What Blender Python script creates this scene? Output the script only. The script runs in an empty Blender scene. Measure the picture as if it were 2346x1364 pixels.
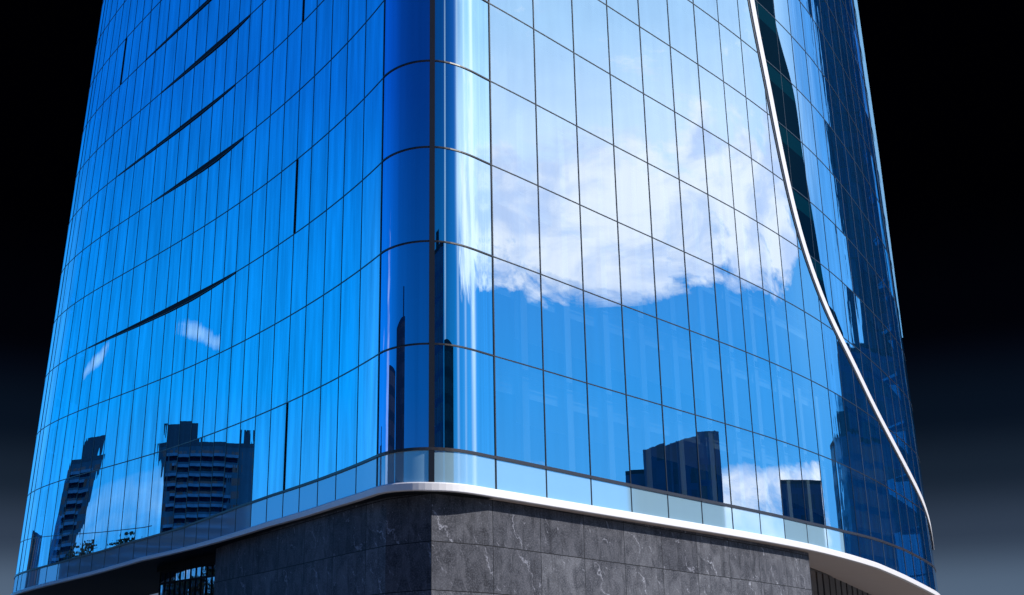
import bpy, math, random
import numpy as np
from mathutils import Vector, Matrix
random.seed(7)
C = bpy.context.scene.collection
R = math.radians
H0 = 1.6                       # eye height: plan heights below are measured from the eye

# ------------------------------------------------------------------ camera
cam_d = bpy.data.cameras.new('camera'); cam = bpy.data.objects.new('camera', cam_d); C.objects.link(cam)
cam_d.sensor_width = 36.0; cam_d.lens = 36.0*2785.1/2346.0
cam_d.shift_x = (1173.0-985.12)/2346.0
cam_d.clip_start = 0.5; cam_d.clip_end = 12000
cam.location = (0, 0, H0)
cam.rotation_euler = (Matrix.Rotation(R(90)+0.322103, 3, 'X') @ Matrix.Rotation(0.002465, 3, 'Z')).to_euler()
bpy.context.scene.camera = cam

# ------------------------------------------------------------------ colour management
vs = bpy.context.scene.view_settings
vs.view_transform = 'Standard'; vs.look = 'None'; vs.gamma = 1.0; vs.exposure = 0.0; vs.use_curve_mapping = False
bpy.context.scene.cycles.max_bounces = 10
bpy.context.scene.cycles.transparent_max_bounces = 16
bpy.context.scene.cycles.sample_clamp_indirect = 6.0

# ------------------------------------------------------------------ sun
SUN_AZ, SUN_EL = 112.0, 36.0
sd = bpy.data.lights.new('sun', 'SUN'); sd.energy = 4.8; sd.angle = R(0.5); sd.color = (1.0, 0.95, 0.88)
sun = bpy.data.objects.new('sun', sd); C.objects.link(sun)
sdir = Vector((math.sin(R(SUN_AZ))*math.cos(R(SUN_EL)), math.cos(R(SUN_AZ))*math.cos(R(SUN_EL)), math.sin(R(SUN_EL))))
sun.rotation_euler = (-sdir).to_track_quat('-Z', 'Y').to_euler()
sun.location = sdir*300

# ------------------------------------------------------------------ node helpers
class NT:
    def __init__(s, tree): s.t = tree; s.n = tree.nodes; s.l = tree.links
    def new(s, typ, **kw):
        n = s.n.new(typ)
        for k, v in kw.items(): setattr(n, k, v)
        return n
    def set(s, sock, v):
        if isinstance(v, bpy.types.NodeSocket): s.l.new(v, sock)
        elif v is not None: sock.default_value = v
    def m(s, op, a, b=None, c=None, clamp=False):
        n = s.new('ShaderNodeMath', operation=op, use_clamp=clamp)
        for i, v in enumerate((a, b, c)):
            if v is not None: s.set(n.inputs[i], v)
        return n.outputs[0]
    def ss(s, x, a, b):           # smoothstep a..b
        n = s.new('ShaderNodeMapRange', interpolation_type='SMOOTHSTEP')
        s.set(n.inputs[0], x); n.inputs[1].default_value = a; n.inputs[2].default_value = b
        n.inputs[3].default_value = 0; n.inputs[4].default_value = 1
        return n.outputs[0]
    def box(s, x, a, b, sa, sb=None):
        return s.m('MULTIPLY', s.ss(x, a-sa, a+sa), s.m('SUBTRACT', 1.0, s.ss(x, b-(sb or sa), b+(sb or sa))))
    def ramp(s, x, stops, interp='LINEAR'):
        n = s.new('ShaderNodeValToRGB'); cr = n.color_ramp; cr.interpolation = interp
        while len(cr.elements) < len(stops): cr.elements.new(0.5)
        for e, (p, c) in zip(cr.elements, stops):
            e.position = p; e.color = (*c, 1) if len(c) == 3 else c
        s.set(n.inputs[0], x); return n.outputs[0]
    def mix(s, f, a, b, blend='MIX'):
        n = s.new('ShaderNodeMix', data_type='RGBA', blend_type=blend)
        s.set(n.inputs[0], f)
        for sk, v in ((n.inputs[6], a), (n.inputs[7], b)):
            if isinstance(v, (tuple, list)): sk.default_value = (*v, 1) if len(v) == 3 else v
            else: s.set(sk, v)
        return n.outputs[2]
    def noise(s, vec, scale, detail=4, rough=.5, dist=0, out=0):
        n = s.new('ShaderNodeTexNoise'); n.inputs['Scale'].default_value = scale
        n.inputs['Detail'].default_value = detail; n.inputs['Roughness'].default_value = rough
        n.inputs['Distortion'].default_value = dist
        if vec is not None: s.l.new(vec, n.inputs['Vector'])
        return n.outputs[out]
    def scale(s, vec, x, y, z):
        n = s.new('ShaderNodeVectorMath', operation='MULTIPLY'); s.l.new(vec, n.inputs[0]); n.inputs[1].default_value = (x, y, z)
        return n.outputs[0]

# ------------------------------------------------------------------ world: deep blue sky with clouds on the sunny side, dark sky beyond the tower
W = bpy.data.worlds.new('World'); bpy.context.scene.world = W; W.use_nodes = True
t = NT(W.node_tree); t.n.clear()
tc = t.new('ShaderNodeTexCoord'); D = tc.outputs['Generated']
sx = t.new('ShaderNodeSeparateXYZ'); t.l.new(D, sx.inputs[0])
az = t.m('MULTIPLY', t.m('ARCTAN2', sx.outputs[0], sx.outputs[1]), 180/math.pi)
el = t.m('MULTIPLY', t.m('ARCSINE', sx.outputs[2]), 180/math.pi)
els = t.m('DIVIDE', t.m('ADD', el, 5.0), 95.0, clamp=True)
P = lambda e: (e+5.0)/95.0
base = t.ramp(els, [(P(-5), (.24, .27, .3)), (P(0), (.10, .40, .92)), (P(6), (.07, .44, 1.08)), (P(10), (.03, .45, 1.16)), (P(14), (.0, .41, 1.15)),
                    (P(20), (.0, .325, 1.02)), (P(28), (.0, .185, .80)), (P(34), (.0, .16, .72)), (P(45), (.0, .11, .5)), (P(85), (.01, .10, .38))])
azn = t.m('DIVIDE', t.m('ADD', az, 180.0), 360.0)
A = lambda a: (a+180.0)/360.0
mod = t.ramp(azn, [(A(-180), (.36,)*3), (A(-130), (.36,)*3), (A(-100), (.5,)*3), (A(-72), (.9,)*3), (A(-60), (1,)*3), (A(40), (1,)*3), (A(92), (1,)*3), (A(112), (.75,)*3), (A(135), (.45,)*3), (A(180), (.36,)*3)])
sky = t.mix(1.0, base, mod, 'MULTIPLY')
sky = t.mix(t.m('MULTIPLY', t.m('MULTIPLY', t.box(az, -48.5, -28, 3.5), t.m('SUBTRACT', 1.0, t.ss(el, 12, 27))), .75), sky, (.10, .58, 1.32))
right = t.box(az, 30, 105, 8)
sky = t.mix(right, sky, t.mix(1.0, sky, (.05, .07, .04), 'ADD'))
sky = t.mix(t.m('MULTIPLY', t.m('MULTIPLY', t.box(az, 36, 64, 5), t.ss(el, 8, 18)), .62), sky, (.20, .66, 1.28))
# clouds: one noise field on the sky dome, gathered by masks where the glass mirrors them
dn = t.scale(D, 1, 1, 2.2)
nz = t.noise(dn, 8.5, 9, .58, .35)
dv = t.new('ShaderNodeVectorRotate', rotation_type='AXIS_ANGLE'); dv.inputs['Axis'].default_value = (.97, .25, 0); dv.inputs['Angle'].default_value = .30; t.l.new(D, dv.inputs['Vector'])
nzf = t.noise(t.scale(dv.outputs[0], 1, 1, 2.8), 15.0, 9, .62, .5)
nn = t.m('ADD', t.m('MULTIPLY', t.m('SUBTRACT', t.m('ADD', t.m('MULTIPLY', nz, .52), t.m('MULTIPLY', nzf, .48)), .5), 1.7), .5)
def cloud(mask, soft=.22, hi=.80, lo=1.03):
    th = t.m('SUBTRACT', lo, t.m('MULTIPLY', mask, hi))
    return t.m('DIVIDE', t.m('SUBTRACT', nn, th), soft, clamp=True)
m1 = t.m('MULTIPLY', t.box(az, 60, 112, 4, 12), t.m('MULTIPLY', t.ss(el, 15.0, 20.5), t.m('SUBTRACT', 1.0, t.m('MULTIPLY', t.ss(el, 23.0, 28), .45))))
m2 = t.m('MULTIPLY', t.box(az, 58, 77, 3), t.box(el, 6.0, 10.4, 1.0, .9))
m3 = t.m('MULTIPLY', t.m('MULTIPLY', t.box(az, 79, 92, 3), t.box(el, 10.2, 11.2, .7)), .72)
m4 = t.m('MULTIPLY', t.box(az, -64.9, -61.4, .8), t.box(t.m('ADD', el, t.m('MULTIPLY', t.m('ADD', az, 63.1), .24)), 15.7, 16.9, .6))
m5 = t.m('MULTIPLY', t.box(az, -72, -64, 2.0), t.box(el, 7.5, 10.8, 1.2))
m6 = t.m('MULTIPLY', t.box(az, -80, -72.5, 2.5), t.m('SUBTRACT', 1.0, t.ss(el, 18.0, 28.0)))
veil = t.m('MULTIPLY', t.m('MULTIPLY', t.box(az, 57, 110, 6, 10), t.ss(el, 19.0, 24.5)), t.m('ADD', .66, t.m('MULTIPLY', nz, .42)), clamp=True)
sky = t.mix(t.m('MULTIPLY', veil, .95), sky, (.80, 1.18, 1.55))
hz = t.m('MULTIPLY', t.m('MULTIPLY', t.box(az, 66, 112, 5), t.box(el, 21.8, 28.5, 2.2, 3.5)), t.m('ADD', .52, t.m('MULTIPLY', nz, .70)), clamp=True)
sky = t.mix(t.m('MULTIPLY', hz, .92), sky, (1.16, 1.36, 1.66))
shade = t.ss(t.noise(t.scale(D, 1.3, 1.3, 3.0), 9.0, 6, .55, .4), .36, .62)
white = t.mix(shade, (.88, 1.04, 1.42), (1.46, 1.47, 1.55))
for mk, op, soft in ((m1, .95, .19), (m2, .95, .28), (m3, .6, .4), (m4, .55, .45), (m5, .22, .6), (m6, .85, .5)):
    sky = t.mix(t.m('MULTIPLY', cloud(mk, soft), op), sky, white)
streak = t.m('MAXIMUM', t.box(az, 89.6, 91.6, 1.5, 2.4), t.m('MULTIPLY', t.m('MAXIMUM', t.box(az, 98.5, 100.5, 1.5), t.box(az, 110, 113, 2)), .34))  # upright bright bars added to the sky for the rounded corner to mirror
sky = t.mix(t.m('MULTIPLY', streak, t.m('ADD', .55, t.m('MULTIPLY', t.ss(el, 11, 21), .35))), sky, (1.7, 1.78, 1.9))
thin = t.m('MULTIPLY', t.box(az, 138, 141, 1.2), t.box(el, 16, 34, 5))
sky = t.mix(t.m('MULTIPLY', thin, .45), sky, (1.0, 1.3, 1.6))
# physical daylight sky adds its glow around the sun
nish = t.new('ShaderNodeTexSky', sky_type='NISHITA', sun_disc=False); nish.sun_elevation = R(SUN_EL); nish.sun_rotation = R(SUN_AZ)
nish.air_density = 1.0; nish.dust_density = .4
sky = t.mix(1.0, sky, t.mix(1.0, nish.outputs[0], (.002, .003, .005), 'MULTIPLY'), 'ADD')
dark = t.ramp(els, [(P(-5), (.16, .17, .19)), (P(3), (.125, .175, .255)), (P(4.6), (.085, .128, .195)), (P(7), (.030, .047, .080)), (P(9.5), (.009, .017, .032)), (P(12), (.0025, .006, .014)), (P(16), (.0004, .0006, .002)), (P(22), (.0001, .0001, .0006)), (P(90), (.0001, .0001, .0004))], 'EASE')
lobe = t.box(az, -25.0, 32.0, 2.0, .6)
lobe = t.m('MULTIPLY', lobe, t.m('SUBTRACT', 1.0, t.ss(el, 50, 65)))
sky = t.mix(lobe, sky, dark)
bg = t.new('ShaderNodeBackground'); t.l.new(sky, bg.inputs[0]); bg.inputs[1].default_value = 1.0
wo = t.new('ShaderNodeOutputWorld'); t.l.new(bg.outputs[0], wo.inputs[0])

# ------------------------------------------------------------------ materials
def mat(name):
    m = bpy.data.materials.new(name); m.use_nodes = True
    t = NT(m.node_tree); t.n.clear(); o = t.new('ShaderNodeOutputMaterial')
    return m, t, o
def simple(name, col, rough=.6, metal=0.0, var=.12, vscale=2.0, spec=.5):
    m, t, o = mat(name); b = t.new('ShaderNodeBsdfPrincipled')
    g = t.new('ShaderNodeNewGeometry')
    n = t.noise(g.outputs['Position'], vscale, 5, .6)
    t.l.new(t.mix(n, tuple(c*(1-var) for c in col), tuple(min(1, c*(1+var)) for c in col)), b.inputs['Base Color'])
    b.inputs['Roughness'].default_value = rough; b.inputs['Metallic'].default_value = metal
    b.inputs['Specular IOR Level'].default_value = spec
    t.l.new(b.outputs[0], o.inputs[0]); return m
def glass(name, refl=.66, tint=(.80, .89, 1.0), thru=(.38, .60, .82), body=(.0, .06, .18), wave=.02, wscale=(.7, .7, .10), streak=.0, sscale=(1.9, 1.9, .16)):
    m, t, o = mat(name); g = t.new('ShaderNodeNewGeometry')
    n1 = t.noise(t.scale(g.outputs['Position'], *wscale), 1.0, 3, .5)
    bp = t.new('ShaderNodeBump'); bp.inputs['Strength'].default_value = 1.0; bp.inputs['Distance'].default_value = wave; t.l.new(n1, bp.inputs['Height'])
    gl = t.new('ShaderNodeBsdfGlossy'); gl.inputs['Color'].default_value = (*tint, 1); gl.inputs['Roughness'].default_value = 0.0
    if wave: t.l.new(bp.outputs[0], gl.inputs['Normal'])
    tr = t.new('ShaderNodeBsdfTransparent'); tr.inputs[0].default_value = (*thru, 1)
    df = t.new('ShaderNodeBsdfDiffuse'); df.inputs[0].default_value = (*body, 1)
    mx = t.new('ShaderNodeMixShader'); mx.inputs[0].default_value = .3
    t.l.new(tr.outputs[0], mx.inputs[1]); t.l.new(df.outputs[0], mx.inputs[2])
    fr = t.new('ShaderNodeFresnel'); fr.inputs[0].default_value = 1.5
    f = t.m('ADD', refl, t.m('MULTIPLY', fr.outputs[0], 1-refl), clamp=True)
    if streak:   # uneven coating; on the corner glass it stands for streaked cloud reflections
        n2 = t.noise(t.scale(g.outputs['Position'], *sscale), 1.0, 4, .6)
        f = t.m('ADD', f, t.m('MULTIPLY', t.m('SUBTRACT', n2, .56), streak), clamp=True)
    mz = t.new('ShaderNodeMixShader'); t.l.new(f, mz.inputs[0]); t.l.new(mx.outputs[0], mz.inputs[1]); t.l.new(gl.outputs[0], mz.inputs[2])
    t.l.new(mz.outputs[0], o.inputs[0]); return m
M = {}
M['glass_left'] = glass('blue_mirror_glass', .82, (.62, .90, 1.0), (.1, .35, .7), (.0, .05, .16), .004, streak=.85)
M['glass_right'] = glass('clear_mirror_glass', .62, (.82, .92, 1.0), (.75, .95, 1.0), (.0, .05, .14), .0012, streak=.12)
M['glass_far'] = glass('wavy_mirror_glass', .60, (.74, .88, 1.0), (.2, .4, .6), (.003, .12, .38), .012, (.9, .9, .14), .6)
M['glass_corner'] = glass('curved_corner_glass', .74, (.70, .90, 1.0), (.12, .35, .55), (.0, .06, .14), .003, (.9, .9, .06), .45, (5.5, 5.5, .05))  # streaks stand for cloud reflections squeezed upright by the curve
M['glass_corner_deep'] = glass('deep_blue_corner_glass', .74, (.5, .62, 1.0), (.12, .35, .8), (.0, .03, .16), .003, (.9, .9, .06), .35, (4.5, 4.5, .05))
M['ceiling_band'] = glass('painted_ceiling_teal', .02, (.02, .06, .10), (.004, .02, .035), (.0, .060, .095), .0)  # paler teal stands for ceilings seen through the dark strip
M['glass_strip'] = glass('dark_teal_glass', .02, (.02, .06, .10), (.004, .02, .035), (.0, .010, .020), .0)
def fritted(name, col, mixf, rough):
    m, t, o = mat(name); g = t.new('ShaderNodeNewGeometry')
    n = t.noise(t.scale(g.outputs['Position'], 1, 1, .3), 1.3, 4)
    df = t.new('ShaderNodeBsdfDiffuse'); t.l.new(t.mix(n, tuple(c*.93 for c in col), col), df.inputs[0])
    gl = t.new('ShaderNodeBsdfGlossy'); gl.inputs[0].default_value = (.78, .9, 1, 1); gl.inputs['Roughness'].default_value = rough
    mx = t.new('ShaderNodeMixShader'); mx.inputs[0].default_value = mixf
    t.l.new(df.outputs[0], mx.inputs[1]); t.l.new(gl.outputs[0], mx.inputs[2]); t.l.new(mx.outputs[0], o.inputs[0]); return m
M['spandrel'] = fritted('fritted_spandrel_glass', (.33, .54, .68), .42, .03)
M['steel'] = simple('blue_grey_steel', (.075, .105, .15), .4, .2, .2)
M['frame'] = simple('black_aluminium', (.012, .013, .018), .35, 0, .2)
M['bronze'] = simple('dark_bronze_aluminium', (.05, .045, .048), .3, .3, .2)
M['black'] = simple('black_gap', (.004, .005, .008), .7, 0, .2, spec=.2)
M['white'] = simple('white_painted_metal', (.78, .76, .78), .38, 0, .04)
M['shaded_soffit'] = simple('shaded_soffit_panel', (.010, .011, .014), .6, 0, .1, spec=.2)  # soffit in the tower's shade, the shade put into a near-black colour
M['edge'] = fritted('painted_sky_reflection', (.10, .30, .52), .10, .15)  # bright sky mirrored along the edge, painted as pale blue
M['soffit'] = simple('soffit_panel', (.60, .49, .45), .6, 0, .06)
M['ceiling'] = simple('white_ceiling', (.8, .82, .84), .8, 0, .03)
M['slab'] = simple('grey_slab', (.12, .13, .15), .8)
M['core'] = simple('navy_core_wall', (.02, .035, .06), .8)
M['blind'] = simple('pale_blind', (.88, .90, .92), .8, 0, .04)
M['shopglass'] = glass('shop_glass', .55, (.8, .9, 1), (.2, .25, .3), (.01, .015, .02), .02)
M['storeglass'] = glass('dark_store_glass', .10, (.7, .8, .9), (.25, .26, .28), (.01, .012, .014), .01)
M['lamp'], t, o_ = mat('warm_ceiling_lamp'); e_ = t.new('ShaderNodeEmission'); e_.inputs[0].default_value = (1.0, .50, .20, 1); e_.inputs[1].default_value = 2.2; t.l.new(e_.outputs[0], o_.inputs[0])
M['wood'] = simple('brown_timber', (.16, .08, .04), .5, 0, .3, 6)

def stone_mat(name, lo, hi):
    m, t, o = mat(name); uv = t.new('ShaderNodeUVMap'); uv.uv_map = 'UVMap'; U = uv.outputs[0]
    br = t.new('ShaderNodeTexBrick', offset=0.0, squash=1.0); t.l.new(U, br.inputs['Vector'])
    br.inputs['Color1'].default_value = (.74, .74, .76, 1); br.inputs['Color2'].default_value = (1.22, 1.22, 1.2, 1); br.inputs['Mortar'].default_value = (.06, .06, .06, 1)
    br.inputs['Scale'].default_value = 1; br.inputs['Mortar Size'].default_value = .017; br.inputs['Mortar Smooth'].default_value = .2
    br.inputs['Bias'].default_value = 0; br.inputs['Brick Width'].default_value = 2.86; br.inputs['Row Height'].default_value = 1.776
    sc_ = t.new('ShaderNodeVectorMath', operation='SCALE'); t.l.new(br.outputs[0], sc_.inputs[0]); sc_.inputs[3].default_value = 9.0
    va = t.new('ShaderNodeVectorMath', operation='ADD'); t.l.new(U, va.inputs[0]); t.l.new(sc_.outputs[0], va.inputs[1]); V = va.outputs[0]   # the figure jumps from panel to panel
    big = t.noise(t.scale(V, 1, .7, 1), 1.5, 9, .66, .9)
    fine = t.noise(U, 15, 7, .78)
    col = t.mix(t.ss(big, .30, .70), lo, hi)
    col = t.mix(t.m('MULTIPLY', t.ss(fine, .44, .70), .55), col, tuple(c*2.3 for c in hi))
    st = t.noise(t.scale(V, 2.2, .30, 1), 1.5, 6, .62, .5)
    col = t.mix(t.m('MULTIPLY', t.ss(st, .50, .68), .42), col, tuple(c*.4 for c in lo))
    # thin pale veins: a slanting warped grain and short flecks
    ro = t.new('ShaderNodeVectorRotate', rotation_type='Z_AXIS'); ro.inputs['Angle'].default_value = -.62; t.l.new(V, ro.inputs['Vector'])
    wn = t.noise(V, 1.3, 5, .6); sx_ = t.new('ShaderNodeSeparateXYZ'); t.l.new(ro.outputs[0], sx_.inputs[0])
    ph = t.m('FRACT', t.m('ADD', t.m('MULTIPLY', sx_.outputs[0], .52), t.m('MULTIPLY', wn, .85)))
    line = t.m('SUBTRACT', 1.0, t.ss(t.m('ABSOLUTE', t.m('SUBTRACT', ph, .5)), .004, .022))
    vein = t.m('MULTIPLY', line, t.ss(t.noise(V, .9, 4, .7), .46, .56))
    fl = t.new('ShaderNodeTexNoise'); t.l.new(t.scale(ro.outputs[0], 3.4, 1.0, 1), fl.inputs['Vector']); fl.inputs['Scale'].default_value = 2.3; fl.inputs['Detail'].default_value = 4; fl.inputs['Distortion'].default_value = .8
    vein = t.m('MAXIMUM', vein, t.m('MULTIPLY', t.ss(fl.outputs[0], .655, .72), .7))
    col = t.mix(t.m('MULTIPLY', vein, .62), col, tuple(min(.6, c*3.6) for c in hi))
    col = t.mix(1.0, col, br.outputs[0], 'MULTIPLY')
    b = t.new('ShaderNodeBsdfPrincipled'); t.l.new(col, b.inputs['Base Color']); b.inputs['Roughness'].default_value = .6
    b.inputs['Specular IOR Level'].default_value = .1
    bp = t.new('ShaderNodeBump'); bp.inputs['Strength'].default_value = .5; bp.inputs['Distance'].default_value = .02; t.l.new(fine, bp.inputs['Height']); t.l.new(bp.outputs[0], b.inputs['Normal'])
    t.l.new(b.outputs[0], o.inputs[0]); return m
M['stone'] = stone_mat('dark_veined_stone', (.033, .035, .045), (.112, .115, .134))

def facade_mat(name, wall, win, fw, fh, w=.6, h=.6, rough=.25):
    m, t, o = mat(name); uv = t.new('ShaderNodeUVMap'); uv.uv_map = 'UVMap'
    s = t.new('ShaderNodeSeparateXYZ'); t.l.new(uv.outputs[0], s.inputs[0])
    u = t.m('FRACT', t.m('DIVIDE', s.outputs[0], fw)); v = t.m('FRACT', t.m('DIVIDE', s.outputs[1], fh))
    iu = t.m('FLOOR', t.m('DIVIDE', s.outputs[0], fw)); iv = t.m('FLOOR', t.m('DIVIDE', s.outputs[1], fh))
    cb = t.new('ShaderNodeCombineXYZ'); t.l.new(iu, cb.inputs[0]); t.l.new(iv, cb.inputs[1])
    wn = t.new('ShaderNodeTexWhiteNoise', noise_dimensions='3D'); t.l.new(cb.outputs[0], wn.inputs[0])
    k = t.m('MULTIPLY', t.m('LESS_THAN', t.m('ABSOLUTE', t.m('SUBTRACT', u, .5)), w/2), t.m('LESS_THAN', t.m('ABSOLUTE', t.m('SUBTRACT', v, .5)), h/2))
    wc = t.mix(wn.outputs[0], tuple(c*.5 for c in win), tuple(c*1.7 for c in win))
    nz = t.noise(uv.outputs[0], .4, 5)
    wl = t.mix(nz, tuple(c*.75 for c in wall), tuple(c*1.2 for c in wall))
    b = t.new('ShaderNodeBsdfPrincipled'); t.l.new(t.mix(k, wl, wc), b.inputs['Base Color'])
    t.l.new(t.m('SUBTRACT', .7, t.m('MULTIPLY', k, .7-rough)), b.inputs['Roughness']); t.l.new(t.m('MULTIPLY', k, .35), b.inputs['Specular IOR Level'])
    t.l.new(b.outputs[0], o.inputs[0]); return m

# ------------------------------------------------------------------ mesh helpers
class MB:
    def __init__(s): s.v = []; s.f = []; s.uv = []; s.n = []
    def quad(s, a, b, c, d, uv=None, n=None):
        i = len(s.v); s.v += [tuple(a), tuple(b), tuple(c), tuple(d)]; s.f.append((i, i+1, i+2, i+3))
        s.uv.append(uv or ((0, 0), (1, 0), (1, 1), (0, 1)))
        s.n += list(n) if n else [None]*4
    def poly(s, pts, flip=False):
        i = len(s.v); s.v += [tuple(p) for p in pts]; r = list(range(i, i+len(pts)))
        s.f.append(tuple(r[::-1] if flip else r)); s.uv.append(tuple((p[0], p[1]) for p in (pts[::-1] if flip else pts))); s.n += [None]*len(pts)
    def box(s, c, sx, sy, sz, rz=0.0):   # c = centre of the bottom face
        ca, sa = math.cos(rz), math.sin(rz)
        def q(x, y, z): return (c[0]+x*ca-y*sa, c[1]+x*sa+y*ca, c[2]+z)
        x, y = sx/2, sy/2
        p = [q(-x, -y, 0), q(x, -y, 0), q(x, y, 0), q(-x, y, 0), q(-x, -y, sz), q(x, -y, sz), q(x, y, sz), q(-x, y, sz)]
        for (i, j, k, l), w in (((0, 1, 5, 4), sx), ((1, 2, 6, 5), sy), ((2, 3, 7, 6), sx), ((3, 0, 4, 7), sy)):
            s.quad(p[i], p[j], p[k], p[l], ((0, 0), (w, 0), (w, sz), (0, sz)))
        s.quad(p[4], p[5], p[6], p[7], ((0, 0), (sx, 0), (sx, sy), (0, sy))); s.quad(p[3], p[2], p[1], p[0])
    def sweep(s, rings, closed=True, cap=True):  # rings of equal length, joined in order
        i0 = len(s.v); k = len(rings[0])
        for r in rings: s.v += [tuple(p) for p in r]; s.n += [None]*k
        for a in range(len(rings)-1):
            for b in range(k if closed else k-1):
                c = (b+1) % k
                s.f.append((i0+a*k+b, i0+a*k+c, i0+(a+1)*k+c, i0+(a+1)*k+b)); s.uv.append(((0, 0), (1, 0), (1, 1), (0, 1)))
        if cap and closed:
            s.f.append(tuple(i0+b for b in range(k))[::-1]); s.uv.append(((0, 0),)*k)
            e = i0+(len(rings)-1)*k; s.f.append(tuple(e+b for b in range(k))); s.uv.append(((0, 0),)*k)
    def build(s, name, material, parent=None, smooth=False, bevel=0):
        me = bpy.data.meshes.new(name)
        off = Vector(parent.matrix_world.translation) if parent else Vector((0, 0, 0))
        if parent: off = Vector(world_loc(parent))
        me.from_pydata([tuple(Vector(v)-off) for v in s.v], [], s.f)
        uvl = me.uv_layers.new(name='UVMap')
        flat = [c for f in s.uv for c in f]
        for l, c in zip(uvl.data, flat): l.uv = c[:2]
        me.materials.append(material)
        if smooth or any(n is not None for n in s.n):
            me.polygons.foreach_set('use_smooth', [True]*len(me.polygons))
        if s.n and all(n is not None for n in s.n): me.normals_split_custom_set_from_vertices([tuple(n) for n in s.n])
        me.update()
        o = bpy.data.objects.new(name, me); C.objects.link(o)
        if parent: o.parent = parent
        if bevel:
            b = o.modifiers.new('Bevel', 'BEVEL'); b.width = bevel; b.segments = 2; b.limit_method = 'ANGLE'
        return o
def world_loc(o):
    p = Vector(o.location); q = o.parent
    while q: p += Vector(q.location); q = q.parent
    return p
def thing(name, label, cat, loc=(0, 0, 0), group=None):
    o = bpy.data.objects.new(name, None); C.objects.link(o); o.location = loc; o['label'] = label; o['category'] = cat
    if group: o['group'] = group
    return o

# ------------------------------------------------------------------ plan of the tower (metres; a soft S curve on the left, a rounded corner, a long curve on the right)
LM = [(-2.02,46.62),(-2.95,48.52),(-3.88,50.32),(-4.8,51.91),(-5.74,53.53),(-6.64,54.96),(-7.54,56.42),(-8.43,57.84),(-9.33,59.23),(-10.22,60.48),(-11.07,61.6),(-11.92,62.72),(-12.75,63.8),(-13.6,64.92),(-14.48,66.02),(-15.36,67.1),(-16.3,68.28),(-17.35,69.58),(-18.38,70.82),(-19.36,71.95),(-20.3,73.05),(-21.24,74.12),(-22.18,75.2),(-23.15,76.43),(-24.1,77.7),(-25.0,78.98),(-25.75,80.15),(-26.25,81.0)]
RM = [(2.57,46.9),(4.71,49.08),(6.82,51.2),(8.85,53.26),(10.83,55.27),(12.78,57.26),(14.66,59.19),(16.5,61.13),(18.24,62.99),(19.98,65.01),(21.68,67.0),(23.28,69.0),(24.8,71.05),(26.3,73.2),(27.7,75.3),(29.1,77.5),(30.6,79.75),(32.0,81.95),(33.3,84.1),(34.55,86.25),(35.75,88.4)]
cheb=np.polynomial.chebyshev
def fit_curve(P,deg):
    P=np.array(P); s=np.concatenate([[0],np.cumsum(np.hypot(*np.diff(P,axis=0).T))]); u=s/s[-1]*2-1
    W=np.ones(len(u)); W[0]=W[-1]=4; A=cheb.chebvander(u,deg)*W[:,None]
    cs=[np.linalg.lstsq(A,P[:,k]*W,rcond=None)[0] for k in (0,1)]
    return u,lambda t:np.stack([cheb.chebval(t,c) for c in cs],-1)
uL,fL=fit_curve(LM,5); uR,fR=fit_curve(RM,6)
# spans: list of arrays of plan points, one per pane column, ordered left end -> right end
def herm(p0,t0,p1,t1,n):
    t=np.linspace(0,1,n)[:,None]
    return (2*t**3-3*t**2+1)*p0+(t**3-2*t**2+t)*t0+(-2*t**3+3*t**2)*p1+(t**3-t**2)*t1
NS=5
spans=[]   # (kind, pts)
p0=fL(uL[-1]); d0=fL(uL[-1]+1e-3)-p0; d0/=np.hypot(*d0)
pk=np.array([-27.45,83.9]); kd=np.array([-.327,1.0])
endL=np.concatenate([herm(np.array([-26.9,90.5]),np.array([-2.0,-6.0]),pk,-kd*5.0,9)[:-1],herm(pk,-kd*3.2,p0,-d0*3.3,9)])
spans.append(('end',endL))
for i in range(len(LM)-2,-1,-1):
    spans.append(('left',fL(np.linspace(uL[i+1],uL[i],NS))))
pl=fL(uL[0]); tl=fL(uL[0])-fL(uL[0]+1e-3); tl/=np.hypot(*tl)
pc=np.array([.07,45.16]); tc=np.array([1,.06])
pr=fR(uR[0]); tr=fR(uR[0]+1e-3)-pr; tr/=np.hypot(*tr)
cl=np.hypot(*(pc-pl)); crr=np.hypot(*(pr-pc))
spans.append(('corner',herm(pl,tl*cl*1.06,pc,tc*cl*1.06,13)))
spans.append(('corner',herm(pc,tc*crr*1.03,pr,tr*crr*1.03,13)))
for i in range(len(RM)-1): spans.append(('right',fR(np.linspace(uR[i],uR[i+1],NS))))
pe=fR(uR[-1]); de=pe-fR(uR[-1]-1e-3); de/=np.hypot(*de)
pq=np.array([37.4,92.0]); qd=np.array([.4065,1.0])
endR=np.concatenate([herm(pe,de*4.0,pq,qd*3.7,9)[:-1],herm(pq,qd*5.0,np.array([37.2,98.5]),np.array([-2.0,6.0]),9)])
spans.append(('end',endR))
def lean(p,z):
    p=np.array(p,float); x,y=p[...,0],p[...,1]
    wl=np.clip((y-64)/17,0,1)*(x<0); wr=np.clip((y-72)/16,0,1)*(x>0)
    wl=wl*wl*(3-2*wl)
    q=p.copy(); q[...,0]=x+(z-20)*(wl*.03-wr*.011); q[...,1]=y+(z-20)*(wl*.045+wr*.011)
    return q

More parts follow.
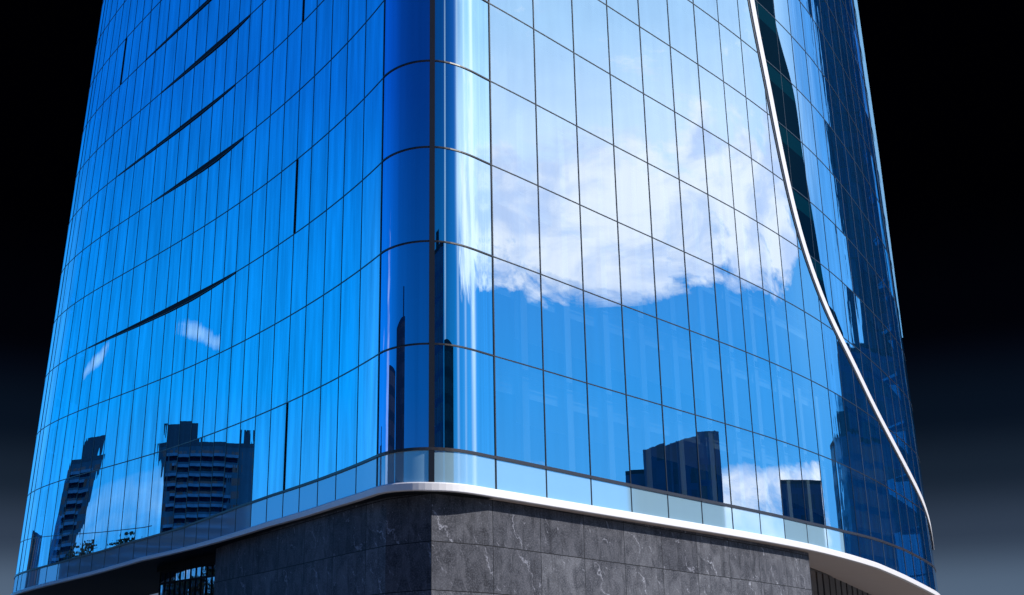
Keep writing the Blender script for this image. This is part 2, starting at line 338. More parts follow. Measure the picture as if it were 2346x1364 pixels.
BREAK = [(s[0], s[1]-s[0]) for k, s in spans]          # mullion points, left to right
ALL = np.concatenate([spans[0][1]] + [s[1:] for k, s in spans[1:]])
def ratio(p): return p[0]/p[1]
ZB_T = [(-.345, 7.75), (-.33, 7.85), (-.311, 7.90), (-.297, 7.98), (-.28, 8.12), (-.264, 8.23), (-.2435, 8.44), (-.222, 8.56), (-.202, 8.67), (-.181, 8.83), (-.157, 8.98), (-.13, 9.06), (.23, 9.10), (.31, 9.15), (.34, 9.25), (.362, 9.42), (.385, 9.5), (.42, 9.3)]
ZS_T = [(-.345, 6.66), (-.318, 6.75), (-.27, 7.12), (-.2307, 7.50), (-.19, 7.62), (-.13, 7.86), (-.077, 7.9), (0, 7.78), (.10, 7.83), (.22, 7.93), (.31, 8.0), (.36, 7.96), (.38, 7.80), (.40, 7.56), (.42, 7.4)]
def tab(T, r): return float(np.interp(r, [a for a, b in T], [b for a, b in T]))
def zB(p): return tab(ZB_T, ratio(p))
def zS(p): return tab(ZS_T, ratio(p))
def band_h(p): return float(np.interp(ratio(p), [-.3, -.2, -.1, 0, .42], [.20, .20, .27, .30, .32]))
FL = [None, 13.19, 17.44, 21.56, 25.53, 29.39, 33.27, 37.08, 40.9, 44.7, 48.5, 52.3, 56.1, 59.9]
TOP = FL[-1]
def tang(pts, i):
    a = pts[max(i-1, 0)]; b = pts[min(i+1, len(pts)-1)]; d = b-a; return d/np.hypot(*d)
def outn(tg): return np.array([tg[1], -tg[0]])
def at(p, z): q = lean(p, z); return (float(q[0]), float(q[1]), z+H0)

tower = thing('glass_tower', 'tall blue mirrored glass office tower with a rounded corner above a dark stone base', 'skyscraper', (2.0, 62.0, 0.0))

# ---- project to the picture only to rank panes by size
mw = cam.rotation_euler.to_matrix()
def proj(p):
    q = mw.transposed() @ (Vector(p)-Vector((0, 0, H0)))
    return (985.12 + 2785.1*q.x/-q.z, 681.54 - 2785.1*q.y/-q.z)
def area(ps):
    a = [proj(p) for p in ps]
    a = [(min(max(x, 0), 2346), min(max(y, 0), 1364)) for x, y in a]
    return abs(sum(a[i][0]*a[(i+1) % 4][1]-a[(i+1) % 4][0]*a[i][1] for i in range(4)))/2

# ---- glass panes
G = .012
panes = []
for si, (kind, pts) in enumerate(spans):
    mk = {'left': 'glass_left', 'right': 'glass_right', 'corner': 'glass_corner', 'end': 'glass_far'}[kind]
    if kind == 'right' and pts[0][1] > 68.5: mk = 'glass_far'
    if kind == 'end' and si == 0: mk = 'glass_left'
    if kind == 'corner' and pts[0][0] < -.5: mk = 'glass_corner_deep'
    for r in range(len(FL)-1):
        mb = MB(); jx = random.gauss(0, .0013 if kind == 'left' else .0015); jz = random.gauss(0, .0011)
        if kind in ('corner',): jx = jz = 0
        if kind == 'left' and random.random() < .16: jx *= 3.0
        if mk == 'glass_far' and kind == 'right': jx = random.gauss(0, .011); jz = random.gauss(0, .005)
        n = len(pts); P = []
        for i in range(n):
            z0 = FL[r] if r else zB(pts[i]); z1 = FL[r+1]
            vv = []
            for z in (z0, z1):   # true surface normal of the leaning face, plus the pane's own small tilt
                q = lean(pts, z); tg = tang(q, i); up = lean(pts[i], z+1)-lean(pts[i], z-1)
                nrm = Vector((tg[0], tg[1], 0)).cross(Vector((up[0], up[1], 2.0))).normalized()
                vv.append((nrm+Vector((jx*tg[0], jx*tg[1], jz))).normalized())
            P.append((at(pts[i], z0), at(pts[i], z1), vv[0], vv[1]))
        for i in range(n-1):
            mb.quad(P[i][0], P[i+1][0], P[i+1][1], P[i][1], None, (P[i][2], P[i+1][2], P[i+1][3], P[i][3]))
        panes.append((area((P[0][0], P[-1][0], P[-1][1], P[0][1])), mk, mb))
panes.sort(key=lambda a: -a[0])
for a, mk, mb in panes[:100]: mb.build('glass_pane', M[mk], tower)
rest = {}
me_all = MB(); mats = []
for a, mk, mb in panes[100:]:
    base_i = len(me_all.v); me_all.v += mb.v; me_all.n += mb.n; me_all.uv += mb.uv
    me_all.f += [tuple(i+base_i for i in f) for f in mb.f]; mats += [mk]*len(mb.f)
o = me_all.build('glass_pane', M['glass_left'], tower); o['kind'] = 'stuff'
names = ['glass_left', 'glass_right', 'glass_corner', 'glass_corner_deep', 'glass_far']
for k in names[1:]: o.data.materials.append(M[k])
o.data.polygons.foreach_set('material_index', [names.index(k) for k in mats]); o.data.update()

# ---- spandrel panels below the lowest row, one per bay
for si, (kind, pts) in enumerate(spans):
    mb = MB()
    for i in range(len(pts)-1):
        a, b = pts[i], pts[i+1]
        na, nb = outn(tang(pts, i)), outn(tang(pts, i+1))
        mb.quad(at(a, zS(a)), at(b, zS(b)), at(b, zB(b)), at(a, zB(a)), None, ((na[0], na[1], 0), (nb[0], nb[1], 0), (nb[0], nb[1], 0), (na[0], na[1], 0)))
    mb.build('spandrel_panel', M['glass_far' if pts[0][1] > 68.5 and pts[0][0] > 0 else 'spandrel'], tower)

# ---- swept bars that follow the plan
def rail(pts, zf, h, dep, back=.03, name='transom', m='frame', lo=None, hi=None):
    mb = MB(); rings = []
    for i in range(len(pts)):
        nn_ = outn(tang(pts, i)); z = zf(pts[i]) if callable(zf) else zf
        hh = h(pts[i]) if callable(h) else h
        o_, b_ = pts[i]+nn_*dep, pts[i]-nn_*back
        rings.append([at(b_, z-hh/2), at(o_, z-hh/2), at(o_, z+hh/2), at(b_, z+hh/2)])
    mb.sweep(rings); return mb.build(name, M[m], tower)
leftpts = np.concatenate([spans[0][1]] + [s[1:] for k, s in spans[1:] if k == 'left'])
cornpts = np.concatenate([s if i == 0 else s[1:] for i, (k, s) in enumerate([x for x in spans if x[0] == 'corner'])])
rightpts = np.concatenate([[x for x in spans if x[0] == 'right'][0][1]] + [s[1:] for k, s in spans if k == 'right'][1:] + [spans[-1][1][1:]])
for z in FL[1:]:
    rail(leftpts, z, .052, .016); rail(cornpts, z, .06, .04); rail(rightpts, z, .045, .02)
rail(leftpts, zB, .11, .05, name='sill_rail'); rail(cornpts, zB, .11, .06, name='sill_rail', m='bronze'); rail(rightpts, zB, .13, .06, name='sill_rail', m='bronze')
lowpts = np.array([p for p in leftpts if ratio(p) < -.225 and p[1] < 82.5])
rail(lowpts, lambda p: float(np.interp(ratio(p), [-.333, -.29, -.265, -.232], [10.15, 9.6, 9.36, 9.14])), .04, .02)

# ---- white band at the foot of the glass, with its lip and the soffit behind it
def band(pts, name, m):
    mb = MB(); rings = []
    for i in range(len(pts)):
        nn_ = outn(tang(pts, i)); p = pts[i]; t_ = zS(p); b_ = t_-band_h(p)
        pr = [(-.05, t_+.02), (.10, t_+.02), (.15, t_-.03), (.15, b_+.02), (.13, b_), (-.05, b_)]
        rings.append([at(p+nn_*d, z) for d, z in pr])
    mb.sweep(rings); return mb.build(name, M[m], tower)
band(leftpts, 'white_band', 'white'); band(cornpts, 'white_band', 'white'); band(rightpts, 'white_band', 'white')
def soffit(pts, depth, m, name='soffit'):
    mb = MB()
    for i in range(len(pts)-1):
        q = []
        for j in (i, i+1):
            p = pts[j]; nn_ = outn(tang(pts, j)); z = zS(p)-band_h(p)+.012
            q.append((at(p-nn_*.03, z), at(p-nn_*depth, z)))
        mb.quad(q[0][0], q[0][1], q[1][1], q[1][0])
    return mb.build(name, M[m], tower)
soffit(leftpts, 7.5, 'shaded_soffit'); soffit(cornpts, 2.2, 'shaded_soffit'); soffit(rightpts, 8.0, 'soffit')

# ---- mullions
def mullion(p, tg, w, dep, zlo, zhi=TOP, name='mullion', m='frame', back=.05):
    nn_ = outn(tg); mb = MB(); rings = []
    for z in (zlo, zhi):
        rings.append([at(p+tg*a+nn_*b, z) for a, b in ((-w/2, -back), (-w/2, dep), (w/2, dep), (w/2, -back))])
    mb.sweep(rings); return mb.build(name, M[m], tower)
for si in range(1, len(spans)):
    k0, s0 = spans[si-1]; k1, s1 = spans[si]
    p = s1[0]; tg = tang(np.array([s0[-2], p, s1[1]]), 1)
    w, d = .042, .014
    if k0 == 'corner' and k1 == 'corner': w, d = .22, .05
    elif 'corner' in (k0, k1): w, d = .065, .03
    elif k1 == 'right': w, d = (.052, .022) if p[0] < 16 else (.04, .018)
    if 'end' in (k0, k1): w, d = .10, .02
    mullion(p, tg, w, d, zS(p)+.02, m='steel' if p[0] > 0 and p[1] > 71.5 else 'frame')

# ---- opened vent flaps: dark tapering gaps under some transoms and beside some mullions on the left face
def vent(x0, x1, z, hmax):
    pts = [p for p in leftpts if x0 <= p[0] <= x1]; pts = np.array(pts); n = len(pts)
    prof = [hmax*max(.10, min(1.0, (i/(n-1)*1.8)**.8, ((1-i/(n-1))*3.0+.12)**.8)) for i in range(n)]
    mb = MB(); rings = []
    for i in range(n):
        h = prof[i]; nn_ = outn(tang(pts, i)); p = pts[i]
        rings.append([at(p-nn_*.01, z+.02+h*.35), at(p+nn_*.03, z+.02+h*.35), at(p+nn_*(.03+.03*h/hmax), z-h*.65), at(p-nn_*.01, z-h*.65)])
    mb.sweep(rings); mb.build('open_vent', M['black'], tower)
    mb = MB(); rings = []
    for i in range(n):
        h = prof[i]; nn_ = outn(tang(pts, i)); p = pts[i]; d = .034+.03*h/hmax
        rings.append([at(p+nn_*(d-.02), z-h*.65-.015), at(p+nn_*d, z-h*.65-.015), at(p+nn_*d, z-h*.65+.01), at(p+nn_*(d-.02), z-h*.65+.01)])
    mb.sweep(rings); mb.build('vent_edge', M['bronze'], tower)
vent(-22.0, -10.2, 21.56, .31); vent(-17.1, -10.1, 29.39, .33); vent(-21.1, -11.0, 33.27, .24); vent(-17.6, -10.1, 37.08, .33); vent(-19.5, -10.5, 40.9, .23)
def open_side(x, z0, z1, w=.10):
    i = int(np.argmin([abs(s[0][0]-x) for k, s in spans if k == 'left'])); s = [s for k, s in spans if k == 'left'][i]
    p = s[0]; tg = tang(s, 0); mullion(p+tg*(w/2+.02), tg, w, .045, z0+.03, z1-.03, 'open_side', 'black')
open_side(-6.7, 33.27, 37.08); open_side(-6.65, 21.56, 25.53); open_side(-6.62, 9.1, 13.19, .07); open_side(-22.4, 40.9, 44.7, .12)

# ---- white fin that sweeps down across the right-hand face
FIN= [(19.15, 64.0, 44.2), (19.3, 64.18, 42.4), (19.47, 64.38, 40.6), (19.69, 64.63, 38.7), (20.05, 65.05, 36.82), (20.39, 65.45, 34.71), (20.62, 65.73, 32.79), (20.93, 66.09, 31.22), (21.29, 66.54, 28.81), (21.86, 67.24, 26.97), (22.32, 67.81, 25.5), (23.03, 68.72, 24.14), (23.86, 69.81, 22.62), (24.97, 71.32, 21.57), (26.11, 72.93, 20.53), (27.19, 74.51, 19.6), (27.91, 75.58, 18.87), (29.31, 77.72, 17.71), (31.07, 80.46, 16.63), (32.82, 83.23, 15.53), (34.41, 85.84, 14.52), (35.87, 88.43, 13.79), (36.98, 90.5, 12.95), (37.5, 91.7, 12.0), (37.64, 92.1, 11.0)]
STRIP= [((19.46, 64.36, 40.6), (21.61, 66.92, 42.21)), ((19.6, 64.53, 38.64), (21.94, 67.34, 40.33)), ((19.98, 64.97, 36.78), (22.74, 68.34, 38.69)), ((20.33, 65.38, 34.68), (23.07, 68.77, 36.48)), ((20.55, 65.64, 32.75), (23.05, 68.75, 34.31)), ((20.88, 66.04, 31.19), (23.23, 68.98, 32.58)), ((21.26, 66.5, 28.79), (23.49, 69.32, 30.02)), ((21.88, 67.26, 26.98), (23.79, 69.71, 27.97)), ((22.32, 67.81, 25.5), (23.86, 69.82, 26.25)), ((23.03, 68.72, 24.14), (24.14, 70.18, 24.65)), ((23.92, 69.9, 22.87), (24.67, 70.91, 23.21)), ((25.05, 71.43, 21.6), (25.63, 72.26, 21.85))]
def face_tangent(x, y):
    i = int(np.argmin((ALL[:, 0]-x)**2+(ALL[:, 1]-y)**2)); return tang(ALL, i)
def surf(x, y, z, off=0.0):   # nearest point of the leaning glass face at height z, moved out by off
    q = lean(ALL, z); d = (q[:, 0]-x)**2+(q[:, 1]-y)**2; i = int(np.argmin(d)); best = None
    for a, b in ((max(i-1, 0), i), (i, min(i+1, len(q)-1))):
        v = q[b]-q[a]; L = v@v
        if L < 1e-12: continue
        u = min(1, max(0, ((x-q[a][0])*v[0]+(y-q[a][1])*v[1])/L)); p = q[a]+v*u; e = (p[0]-x)**2+(p[1]-y)**2
        if best is None or e < best[0]: best = (e, p, outn(v/math.sqrt(L)))
    p = best[1]+best[2]*off; return (float(p[0]), float(p[1]), z)
def smooth_path(P, n=6):
    P = np.array(P); out = []
    for i in range(len(P)-1):
        a, b, c, d = P[max(i-1, 0)], P[i], P[i+1], P[min(i+2, len(P)-1)]
        for k in range(n):
            t_ = k/n; out.append(.5*((2*b)+(c-a)*t_+(2*a-5*b+4*c-d)*t_**2+(-a+3*b-3*c+d)*t_**3))
    out.append(P[-1]); return np.array(out)
# the traced points are rough to a few centimetres; level them against the plan with a running mean
F0 = smooth_path(FIN, 5)
for _ in range(30): F0[1:-1] = (F0[:-2]+2*F0[1:-1]+F0[2:])/4
F0 = np.array([surf(*f) if i < len(F0)-12 else f for i, f in enumerate(F0)])
for _ in range(6): F0[1:-1] = (F0[:-2]+2*F0[1:-1]+F0[2:])/4
def ribbon(name, m, w0, w1, d0, d1):
    mb = MB(); rings = []
    for i, f in enumerate(F0):
        tg = face_tangent(f[0], f[1]); nn_ = outn(tg); N = Vector((nn_[0], nn_[1], 0))
        a, b = F0[max(i-1, 0)], F0[min(i+1, len(F0)-1)]; dr = Vector(b-a).normalized(); side = dr.cross(N).normalized()
        if side.x < 0: side = -side
        c = Vector((f[0], f[1], f[2]+H0)); k = min(1.0, (len(F0)-1-i)/12.0+.35)*(1-.18*abs(side.z))
        rings.append([c+side*(w0*k)+N*d0, c+side*(w1*k)+N*d0, c+side*(w1*k)+N*d1, c+side*(w0*k)+N*d1])
    mb.sweep(rings); return mb.build(name, M[m], tower, bevel=.02)
ribbon('white_fin', 'white', -.32, .32, -.05, .08)
ribbon('fin_dark_edge', 'frame', -.54, -.323, -.05, .035)  # dark strip stands for the shaded left side of the fin
ribbon('fin_dark_edge', 'frame', .323, .40, -.05, .03)
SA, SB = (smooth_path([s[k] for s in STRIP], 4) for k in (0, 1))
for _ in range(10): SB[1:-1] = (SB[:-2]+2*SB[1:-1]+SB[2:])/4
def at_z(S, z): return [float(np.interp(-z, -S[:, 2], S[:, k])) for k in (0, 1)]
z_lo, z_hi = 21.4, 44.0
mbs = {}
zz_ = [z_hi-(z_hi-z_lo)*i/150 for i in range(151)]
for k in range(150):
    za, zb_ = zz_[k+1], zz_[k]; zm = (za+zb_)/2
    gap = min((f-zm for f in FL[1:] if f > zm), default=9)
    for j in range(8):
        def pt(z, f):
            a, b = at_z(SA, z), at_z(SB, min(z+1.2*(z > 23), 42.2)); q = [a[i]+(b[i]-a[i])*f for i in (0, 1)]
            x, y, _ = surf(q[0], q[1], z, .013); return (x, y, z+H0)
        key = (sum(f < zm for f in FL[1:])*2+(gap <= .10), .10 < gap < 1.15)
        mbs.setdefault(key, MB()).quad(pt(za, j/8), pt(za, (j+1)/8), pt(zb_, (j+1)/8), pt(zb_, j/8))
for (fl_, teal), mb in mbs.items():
    mb.build('painted_ceiling_band' if teal else 'dark_glass_strip', M['ceiling_band' if teal else 'glass_strip'], tower, smooth=True)

# ---- added strip along the far right corner, sky reflection put into its pale blue
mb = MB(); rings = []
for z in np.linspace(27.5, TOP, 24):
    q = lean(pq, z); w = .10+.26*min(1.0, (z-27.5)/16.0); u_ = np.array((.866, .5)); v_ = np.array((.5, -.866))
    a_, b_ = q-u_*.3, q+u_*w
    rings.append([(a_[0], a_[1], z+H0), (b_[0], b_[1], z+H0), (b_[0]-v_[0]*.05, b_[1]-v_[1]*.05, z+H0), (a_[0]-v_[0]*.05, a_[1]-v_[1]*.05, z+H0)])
mb.sweep(rings); mb.build('sky_reflection_strip', M['edge'], tower)

# ---- inside: floor slabs with pale ceilings, a dark core, pale columns and bulkheads behind the right-hand glass
INN = np.array([p-outn(tang(ALL, i))*.55 for i, p in enumerate(ALL)])
CORE = np.array([p-outn(tang(ALL, i))*6.5 for i, p in enumerate(ALL) if 6 < i < len(ALL)-7 and not -2.2 < p[0] < 2.6])
for r in range(1, len(FL)):
    z = FL[r]; pts = [at(p, z) for p in INN]; mb = MB(); zz = z+H0
    back = [at(p, z) for p in CORE[::-1]]
    def ring(h): return [(x, y, zz+h) for x, y, _ in pts]
    up, dn_ = ring(.02), ring(-.30)
    for i in range(len(pts)-1): mb.quad(dn_[i], dn_[i+1], up[i+1], up[i])
    mb.build('slab_edge', M['slab'], tower)
    mb = MB(); nC = len(CORE); idx = np.linspace(0, nC-1, len(pts)).astype(int)
    cc = [at(CORE[j], z) for j in idx]
    for i in range(len(pts)-1): mb.quad((cc[i][0], cc[i][1], zz-.30), (cc[i+1][0], cc[i+1][1], zz-.30), dn_[i+1], dn_[i])
    mb.build('ceiling', M['ceiling'], tower)
mb = MB()
for i in range(len(CORE)-1):
    a, b = CORE[i], CORE[i+1]; mb.quad(at(a, 7.9), at(b, 7.9), at(b, TOP), at(a, TOP))
mb.build('core_wall', M['core'], tower)
mb = MB(); mb.poly([at(p, TOP) for p in ALL]); mb.build('roof', M['slab'], tower)
rs = [s for k, s in spans if k == 'right']
for i, s in enumerate(rs[:12]):
    p, tg = s[-1], tang(s, len(s)-1)
    mullion(p-tg*.52-outn(tg)*.55, tg, .42, 0, 9.3, 25.4 if i < 9 else 17.0, 'interior_column', 'blind', .12)
for z in FL[1:4]:
    for s in rs[:11]:
        mb = MB(); q = []
        for i in (0, len(s)-1):
            p = s[i]-outn(tang(s, i))*.95; q.append((at(p, z-1.05), at(p, z-.32)))
        mb.quad(q[0][0], q[1][0], q[1][1], q[0][1]); mb.build('ceiling_bulkhead', M['blind'], tower)

# ---- stone base
STL = [np.array(p) for p in ((-10.85, 62.75), (-9.32, 60.06), (-7.53, 57.24), (-4.70, 52.31), (-3.29, 49.91), (-1.68, 47.35))]
def stone_wall(pts, ztop, name, u0=0.0, thick=.4):
    mb = MB(); u = u0
    for i in range(len(pts)-1):
        a, b = pts[i], pts[i+1]; w = float(np.hypot(*(b-a)))
        mb.quad((a[0], a[1], 0), (b[0], b[1], 0), (b[0], b[1], ztop+H0), (a[0], a[1], ztop+H0), ((u, -1.6-5.734), (u+w, -1.6-5.734), (u+w, ztop-5.734), (u, ztop-5.734)))
        u += w
    return mb.build(name, M['stone'], tower)
rw = [np.array((.07, 45.80))]
for s in rs[:10]:
    for i in (range(len(s)) if s is not rs[0] else range(len(s))):
        q = s[i]-outn(tang(s, i))*.42
        if .0 < q[0] and q[1] > 47.2 and ratio(q) < .3060: rw.append(q)
end = rw[-1]+(rw[-1]-rw[-2])/np.hypot(*(rw[-1]-rw[-2]))*.25; rw.append(end)
stone_wall(rw, 7.66, 'stone_wall')
tg_e = (rw[-1]-rw[-2])/np.hypot(*(rw[-1]-rw[-2])); n_e = outn(tg_e)
stone_wall([rw[-1], rw[-1]-n_e*5.0], 7.66, 'stone_wall', .3)
stone_wall([np.array((-1.68, 47.35)), np.array((.07, 45.80))], 7.62, 'stone_wall', .25)
sl = list(STL); stone_wall(sl, 7.6, 'stone_wall', .8)
tgl = (sl[1]-sl[0])/np.hypot(*(sl[1]-sl[0])); nl = outn(tgl)
stone_wall([sl[0]-nl*3.6, sl[0]], 7.6, 'stone_wall', .2)

# ---- recessed glazing under the soffit: ground floor windows at the left, storefront at the right
def glazing(p0, d, n, bay, zt, zb, rows, seed, name, split, vw=.07, vd=.12, gm='shopglass', fm='black'):
    d = np.array(d)/np.hypot(*d); nn_ = outn(d); rnd = random.Random(seed)
    for k in range(n):
        a = np.array(p0)+d*bay*k; b = a+d*bay
        mb = MB(); f = MB()
        zs = [zt]+[zt-r for r in rows]+[zb]
        for i in range(len(zs)-1):
            jx = rnd.gauss(0, .03)
            v = Vector((nn_[0]+jx*d[0], nn_[1]+jx*d[1], rnd.gauss(0, .012))).normalized()
            mb.quad((a[0], a[1], zs[i+1]+H0), (b[0], b[1], zs[i+1]+H0), (b[0], b[1], zs[i]+H0), (a[0], a[1], zs[i]+H0), None, (v,)*4)
        w = mb.build(name, M[gm], tower)
        rot = math.atan2(d[1], d[0])
        for xx in [j/split for j in range(split)]+([1.0] if k == n-1 else []):
            c = a+d*bay*xx+nn_*.02; f.box((c[0], c[1], zb+H0), vw, vd, zt-zb, rot)
        for z in zs[:-1]:
            c = (a+b)/2+nn_*.015; f.box((c[0], c[1], z+H0-.05), bay, .10, .09, rot)
        f.build('window_frame', M[fm], w)
glazing((-15.1, 69.75), (4.43, -5.45), 4, 1.76, 6.93, -1.5, (.62, 2.3), 3, 'ground_floor_window', 3, .05, .05)
mb = MB(); mb.box((-12.9, 67.0, 6.96+H0), 7.3, .3, .75, math.atan2(-5.45, 4.43)); mb.build('window_header', M['black'], tower)
d0 = np.array((33.58-22.51, 91.57-73.31)); d0 = d0/np.hypot(*d0)
glazing(np.array((22.51, 73.31))-d0*6.0, d0, 9, 3.0, 7.62, -1.5, (2.3,), 5, 'storefront_window', 2, .06, .03, 'storeglass', 'bronze')
n0 = np.array((-d0[1], d0[0]))
for k, zl in ((2.6, 6.5), (3.5, 6.25), (5.4, 6.4)):
    q = np.array((22.51, 73.31))+d0*k*1.0+n0*.9; mb = MB(); mb.box((q[0], q[1], zl+H0), .9, .14, .06, math.atan2(d0[1], d0[0])+.5); mb.build('ceiling_lamp', M['lamp'], tower)
mb = MB(); q0 = np.array((22.5, 73.3))-d0*6+np.array((-2.5, 1.5)); q1 = q0+d0*27; mb.quad((q0[0], q0[1], 0), (q1[0], q1[1], 0), (q1[0], q1[1], 9), (q0[0], q0[1], 9)); mb.build('storefront_back_wall', M['wood'], tower)
mb = MB(); q0 = np.array((-15.5, 73.5)); q1 = np.array((-8.6, 65.0)); mb.quad((q0[0], q0[1], 0), (q1[0], q1[1], 0), (q1[0], q1[1], 9), (q0[0], q0[1], 9)); mb.build('ground_floor_back_wall', M['core'], tower)

# ------------------------------------------------------------------ ground
m, t, o_ = mat('pale_paving'); g = t.new('ShaderNodeNewGeometry')
br = t.new('ShaderNodeTexBrick'); t.l.new(g.outputs['Position'], br.inputs['Vector']); br.inputs['Scale'].default_value = .8
br.inputs['Color1'].default_value = (.135, .12, .11, 1); br.inputs['Color2'].default_value = (.165, .15, .135, 1); br.inputs['Mortar'].default_value = (.16, .15, .14, 1); br.inputs['Mortar Size'].default_value = .01
b = t.new('ShaderNodeBsdfPrincipled'); t.l.new(br.outputs[0], b.inputs['Base Color']); b.inputs['Roughness'].default_value = .8; t.l.new(b.outputs[0], o_.inputs[0])
mb = MB(); mb.quad((-5000, -5000, 0), (5000, -5000, 0), (5000, 5000, 0), (-5000, 5000, 0)); gr = mb.build('ground', m); gr['kind'] = 'structure'

# ------------------------------------------------------------------ city around the square, seen mirrored in the glass
FM = [facade_mat('navy_glass_facade', (.006, .080, .235), (.003, .042, .140), 1.8, 3.6, .78, .70, .15),
      facade_mat('blue_grey_facade', (.003, .022, .068), (.001, .007, .022), 2.4, 2.3, .6, .55),
      facade_mat('slate_facade', (.005, .017, .040), (.002, .008, .022), 2.4, 3.6, .6, .6),
      facade_mat('brown_pier_facade', (.020, .045, .085), (.004, .040, .130), 4.2, 3.8, .78, .9, .2)]
PIER = simple('brown_pier', (.085, .058, .052), .8, spec=.05)
BLUEPIER = simple('blue_pier', (.02, .10, .24), .8, spec=.05)
CONC = simple('grey_concrete', (.002, .014, .042), .9, spec=.02)
GLOWY = simple('pale_balcony', (.006, .042, .135), .8, spec=.02)
def block(name, label, cat, a, b, depth, h, fm, group=None, slabs=None, plant=None, fins=0, low=None):
    """Building whose street front runs from a to b (plan points) and that goes DEPTH back, away from the square."""
    a, b = Vector((*a, 0)), Vector((*b, 0)); d = (b-a); w = d.length; d.normalize(); c0 = (a+b)/2
    n = Vector((d.y, -d.x, 0))
    if n.dot(Vector((2, 62, 0))-c0) < 0: n = -n
    c = c0-n*depth/2; rz = math.atan2(d.y, d.x)
    o = thing(name, label, cat, (c.x, c.y, 0), group)
    mb = MB(); mb.box((c.x, c.y, 0), w, depth, h, rz); mb.build('wall', fm, o)
    mb = MB(); mb.box((c.x, c.y, h), w+.06, depth+.06, .7, rz); mb.build('parapet', CONC, o)
    if plant:
        for (u, pw, pd, ph) in plant:
            q = c+d*u*w; mb = MB(); mb.box((q.x, q.y, h+.9), pw, pd, ph, rz); mb.build('roof_plant', CONC, o)
    if slabs:
        z = slabs
        while z < h-1:
            q = c0+n*.45; mb = MB()
            u = (random.random()-.5)*.12
            q = q+d*u*w; mb.box((q.x, q.y, z), w*(.55+.2*random.random()), 1.0, .5, rz); mb.build('balcony', GLOWY, o); z += slabs
    for k in range(fins):
        q = c0+n*.3+d*((k+.5)/fins-.5)*w; mb = MB(); mb.box((q.x, q.y, 0), .7, .8, h, rz); mb.build('pier', PIER if k % 3 else BLUEPIER, o)
    if low:
        side, lw, lh = low; q = c+d*side*(w/2+lw/2); mb = MB(); mb.box((q.x, q.y, 0), lw, depth*.9, lh, rz); mb.build('low_wing', fm, o)
    return o
block('apartment_tower', 'dark blue apartment tower with balcony bands and roof plant, mirrored in the left glass face', 'building', (-147.8, 123.5), (-140.8, 137.2), 8, 44.0, FM[1], slabs=1.75, plant=[(-.2, 6.4, 6, 3.4), (.46, .8, .8, 3.0)])
block('office_block', 'slate office block with a flat top, mirrored near the left edge of the glass', 'building', (-153, 162), (-139, 177), 10, 34.5, FM[2], fins=5)
def curved_tower(name, label, a, b, bulge, depth, ha, hb):
    a, b = Vector((*a, 0)), Vector((*b, 0)); d = b-a; w = d.length; d.normalize(); n = Vector((d.y, -d.x, 0))
    if n.dot(Vector((2, 62, 0))-(a+b)/2) < 0: n = -n
    c = (a+b)/2-n*depth/2; o = thing(name, label, 'building', (c.x, c.y, 0)); N = 14
    fr = [(a+d*w*i/N+n*bulge*math.sin(math.pi*i/N), ha+(hb-ha)*math.sin(math.pi/2*i/N)) for i in range(N+1)]
    bk = [p-n*depth for p, _ in fr]; mb = MB(); u = 0
    for i in range(N):
        (p, h0), (q, h1) = fr[i], fr[i+1]; L = (q-p).length
        mb.quad((p.x, p.y, 0), (q.x, q.y, 0), (q.x, q.y, h1), (p.x, p.y, h0), ((u, 0), (u+L, 0), (u+L, h1), (u, h0))); u += L
        mb.quad((p.x, p.y, h0), (q.x, q.y, h1), (bk[i+1].x, bk[i+1].y, h1), (bk[i].x, bk[i].y, h0))
        mb.quad((bk[i+1].x, bk[i+1].y, 0), (bk[i].x, bk[i].y, 0), (bk[i].x, bk[i].y, h0), (bk[i+1].x, bk[i+1].y, h1))
    for i in (0, N): p, hh = fr[i]; q = bk[i]; mb.quad((q.x, q.y, 0), (p.x, p.y, 0), (p.x, p.y, hh), (q.x, q.y, hh), ((0, 0), (depth, 0), (depth, hh), (0, hh)))
    mb.build('wall', FM[0], o)
    for i in (0, 4, 5, 9, 13):
        p, hh = fr[i]; mb = MB(); mb.box((p.x+n.x*.2, p.y+n.y*.2, 0), .35, .5, hh, math.atan2(d.y, d.x)); mb.build('pier', BLUEPIER, o)
    return o
curved_tower('curved_office_tower', 'broad navy office tower with a rising curved roof line, mirrored in the right face', (159.1, 83.2), (156.0, 96.8), 2.2, 9, 42.2, 44.9)
block('stepped_annex', 'low navy annex beside the broad navy tower, mirrored in the right glass face', 'building', (159.7, 80.9), (159.1, 83.1), 9, 38.2, FM[0])
block('square_office_block', 'small square navy office block under a white cloud, mirrored in the right glass face', 'building', (157.5, 119.8), (151.0, 139.5), 14, 37.2, FM[0])
block('stepped_office_block', 'stepped dark office block beside the tallest towers, mirrored in the right glass face', 'building', (115.5, 134.0), (109.5, 158.5), 14, 39.5, FM[0], plant=[(-.3, 4, 5, 4.0)])
block('long_office_slab', 'plain dark office slab that fills the gap below the high rise, mirrored at the lower right', 'building', (129, 148), (113.5, 181), 12, 58.0, FM[0])
block('high_rise', 'dark high rise with brown piers, mirrored along the far right of the glass', 'building', (142.5, 178.0), (122.6, 197.0), 20, 150.0, FM[3], fins=7)
block('skyscraper', 'slender distant skyscraper, the tallest block mirrored at the far right edge of the glass', 'building', (278, 378), (243, 407), 30, 330.0, FM[0], fins=5)
block('slab_block', 'tall dark slab block mirrored low in the right half of the rounded corner', 'building', (66, -44), (32, -66), 20, 61.0, FM[0], plant=[(.2, 9, 6, 5)])
block('slab_block', 'lower dark slab block beside the tall one, mirrored in the rounded corner', 'building', (98, -14), (69, -42), 18, 47.0, FM[2])
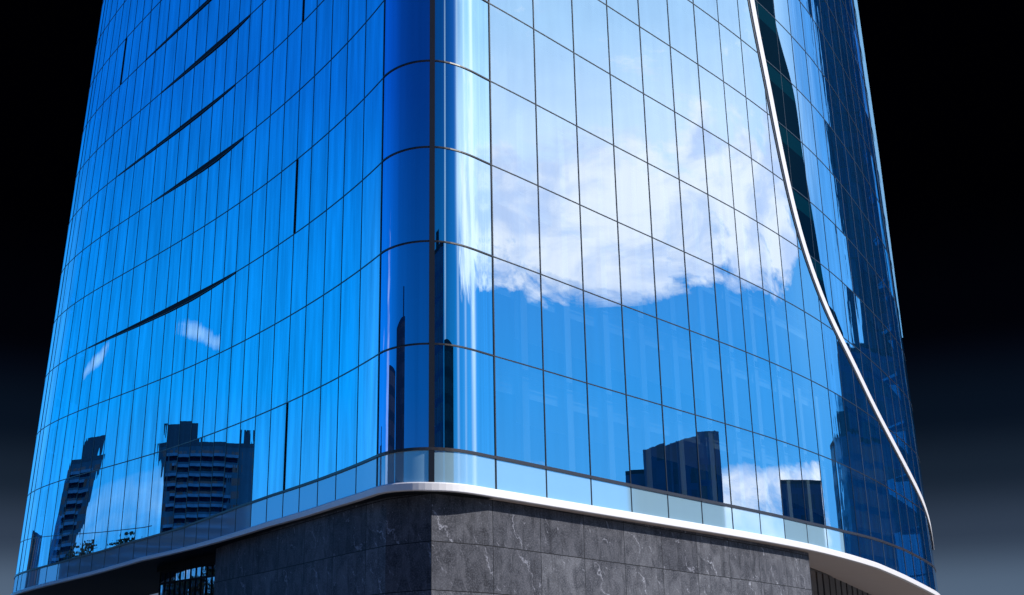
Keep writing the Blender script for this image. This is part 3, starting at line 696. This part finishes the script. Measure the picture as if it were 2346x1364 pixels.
block('tower_block', 'dark tower block with a roof box, mirrored in the left half of the rounded corner', 'building', (-104, -8), (-122, 30), 22, 52.0, FM[2], plant=[(-.3, 6, 6, 7)])
block('tower_block', 'plain dark tower block mirrored beside the left corner mullion', 'building', (-124, 34), (-119, 68), 20, 46.0, FM[2])

# trees at the foot of the apartment tower
def leaf_mat(name, lo, hi):
    m, t, o = mat(name); oi = t.new('ShaderNodeNewGeometry'); n = t.noise(oi.outputs['Position'], 1.2, 3)
    b = t.new('ShaderNodeBsdfPrincipled'); t.l.new(t.mix(n, lo, hi), b.inputs['Base Color']); b.inputs['Roughness'].default_value = .7; t.l.new(b.outputs[0], o.inputs[0]); return m
LEAF = [leaf_mat('dark_green_leaf', (.02, .045, .015), (.05, .09, .03)), leaf_mat('autumn_leaf', (.12, .08, .015), (.22, .13, .02))]
BARK = simple('bark', (.06, .045, .035), .9)
def tree(x, y, h, r, li, label, seed):
    rnd = random.Random(seed); o = thing('street_tree', label, 'tree', (x, y, 0), 'trees mirrored at the lower left')
    mb = MB(); rings = []
    for k in range(6):
        z = h*.62*k/5; rr = .28*(1-.13*k); rings.append([(x+rr*math.cos(a*math.pi/4)+.1*math.sin(k), y+rr*math.sin(a*math.pi/4), z) for a in range(8)])
    mb.sweep(rings)
    for k in range(7):
        a = rnd.uniform(0, 6.28); z0 = h*rnd.uniform(.35, .6); e = Vector((x+math.cos(a)*r*.7, y+math.sin(a)*r*.7, z0+h*.25)); s = Vector((x, y, z0))
        mb.sweep([[tuple(s+Vector((.09*math.cos(q*1.57), .09*math.sin(q*1.57), 0))) for q in range(4)], [tuple(e+Vector((.03*math.cos(q*1.57), .03*math.sin(q*1.57), 0))) for q in range(4)]])
    mb.build('trunk', BARK, o)
    mb = MB(); cl = [(rnd.gauss(0, r*.45), rnd.gauss(0, r*.45), h*.66+rnd.gauss(0, h*.15), r*rnd.uniform(.25, .5)) for _ in range(16)]
    for _ in range(1500):
        cx, cy, cz, cr = rnd.choice(cl); v = Vector((rnd.gauss(0, 1), rnd.gauss(0, 1), rnd.gauss(0, 1))).normalized()*cr*rnd.random()**.4
        p = Vector((x+cx, y+cy, min(cz, h-.3)))+v; a = Vector((rnd.gauss(0, 1), rnd.gauss(0, 1), rnd.gauss(0, 1))).normalized()*.22; b_ = a.cross(Vector((rnd.gauss(0, 1), rnd.gauss(0, 1), rnd.gauss(0, 1)))).normalized()*.15
        mb.quad(p-a, p-b_, p+a, p+b_)
    mb.build('crown', LEAF[li], o)
tree(-62.5, 91.5, 16.2, 3.8, 0, 'dark green street tree mirrored under the slate office block at the lower left', 1)
tree(-61.2, 88.0, 16.6, 3.0, 1, 'yellow autumn street tree mirrored between the two green trees at the lower left', 2)
tree(-59.8, 84.6, 17.4, 2.6, 0, 'small green street tree mirrored just above the sill at the lower left', 3)
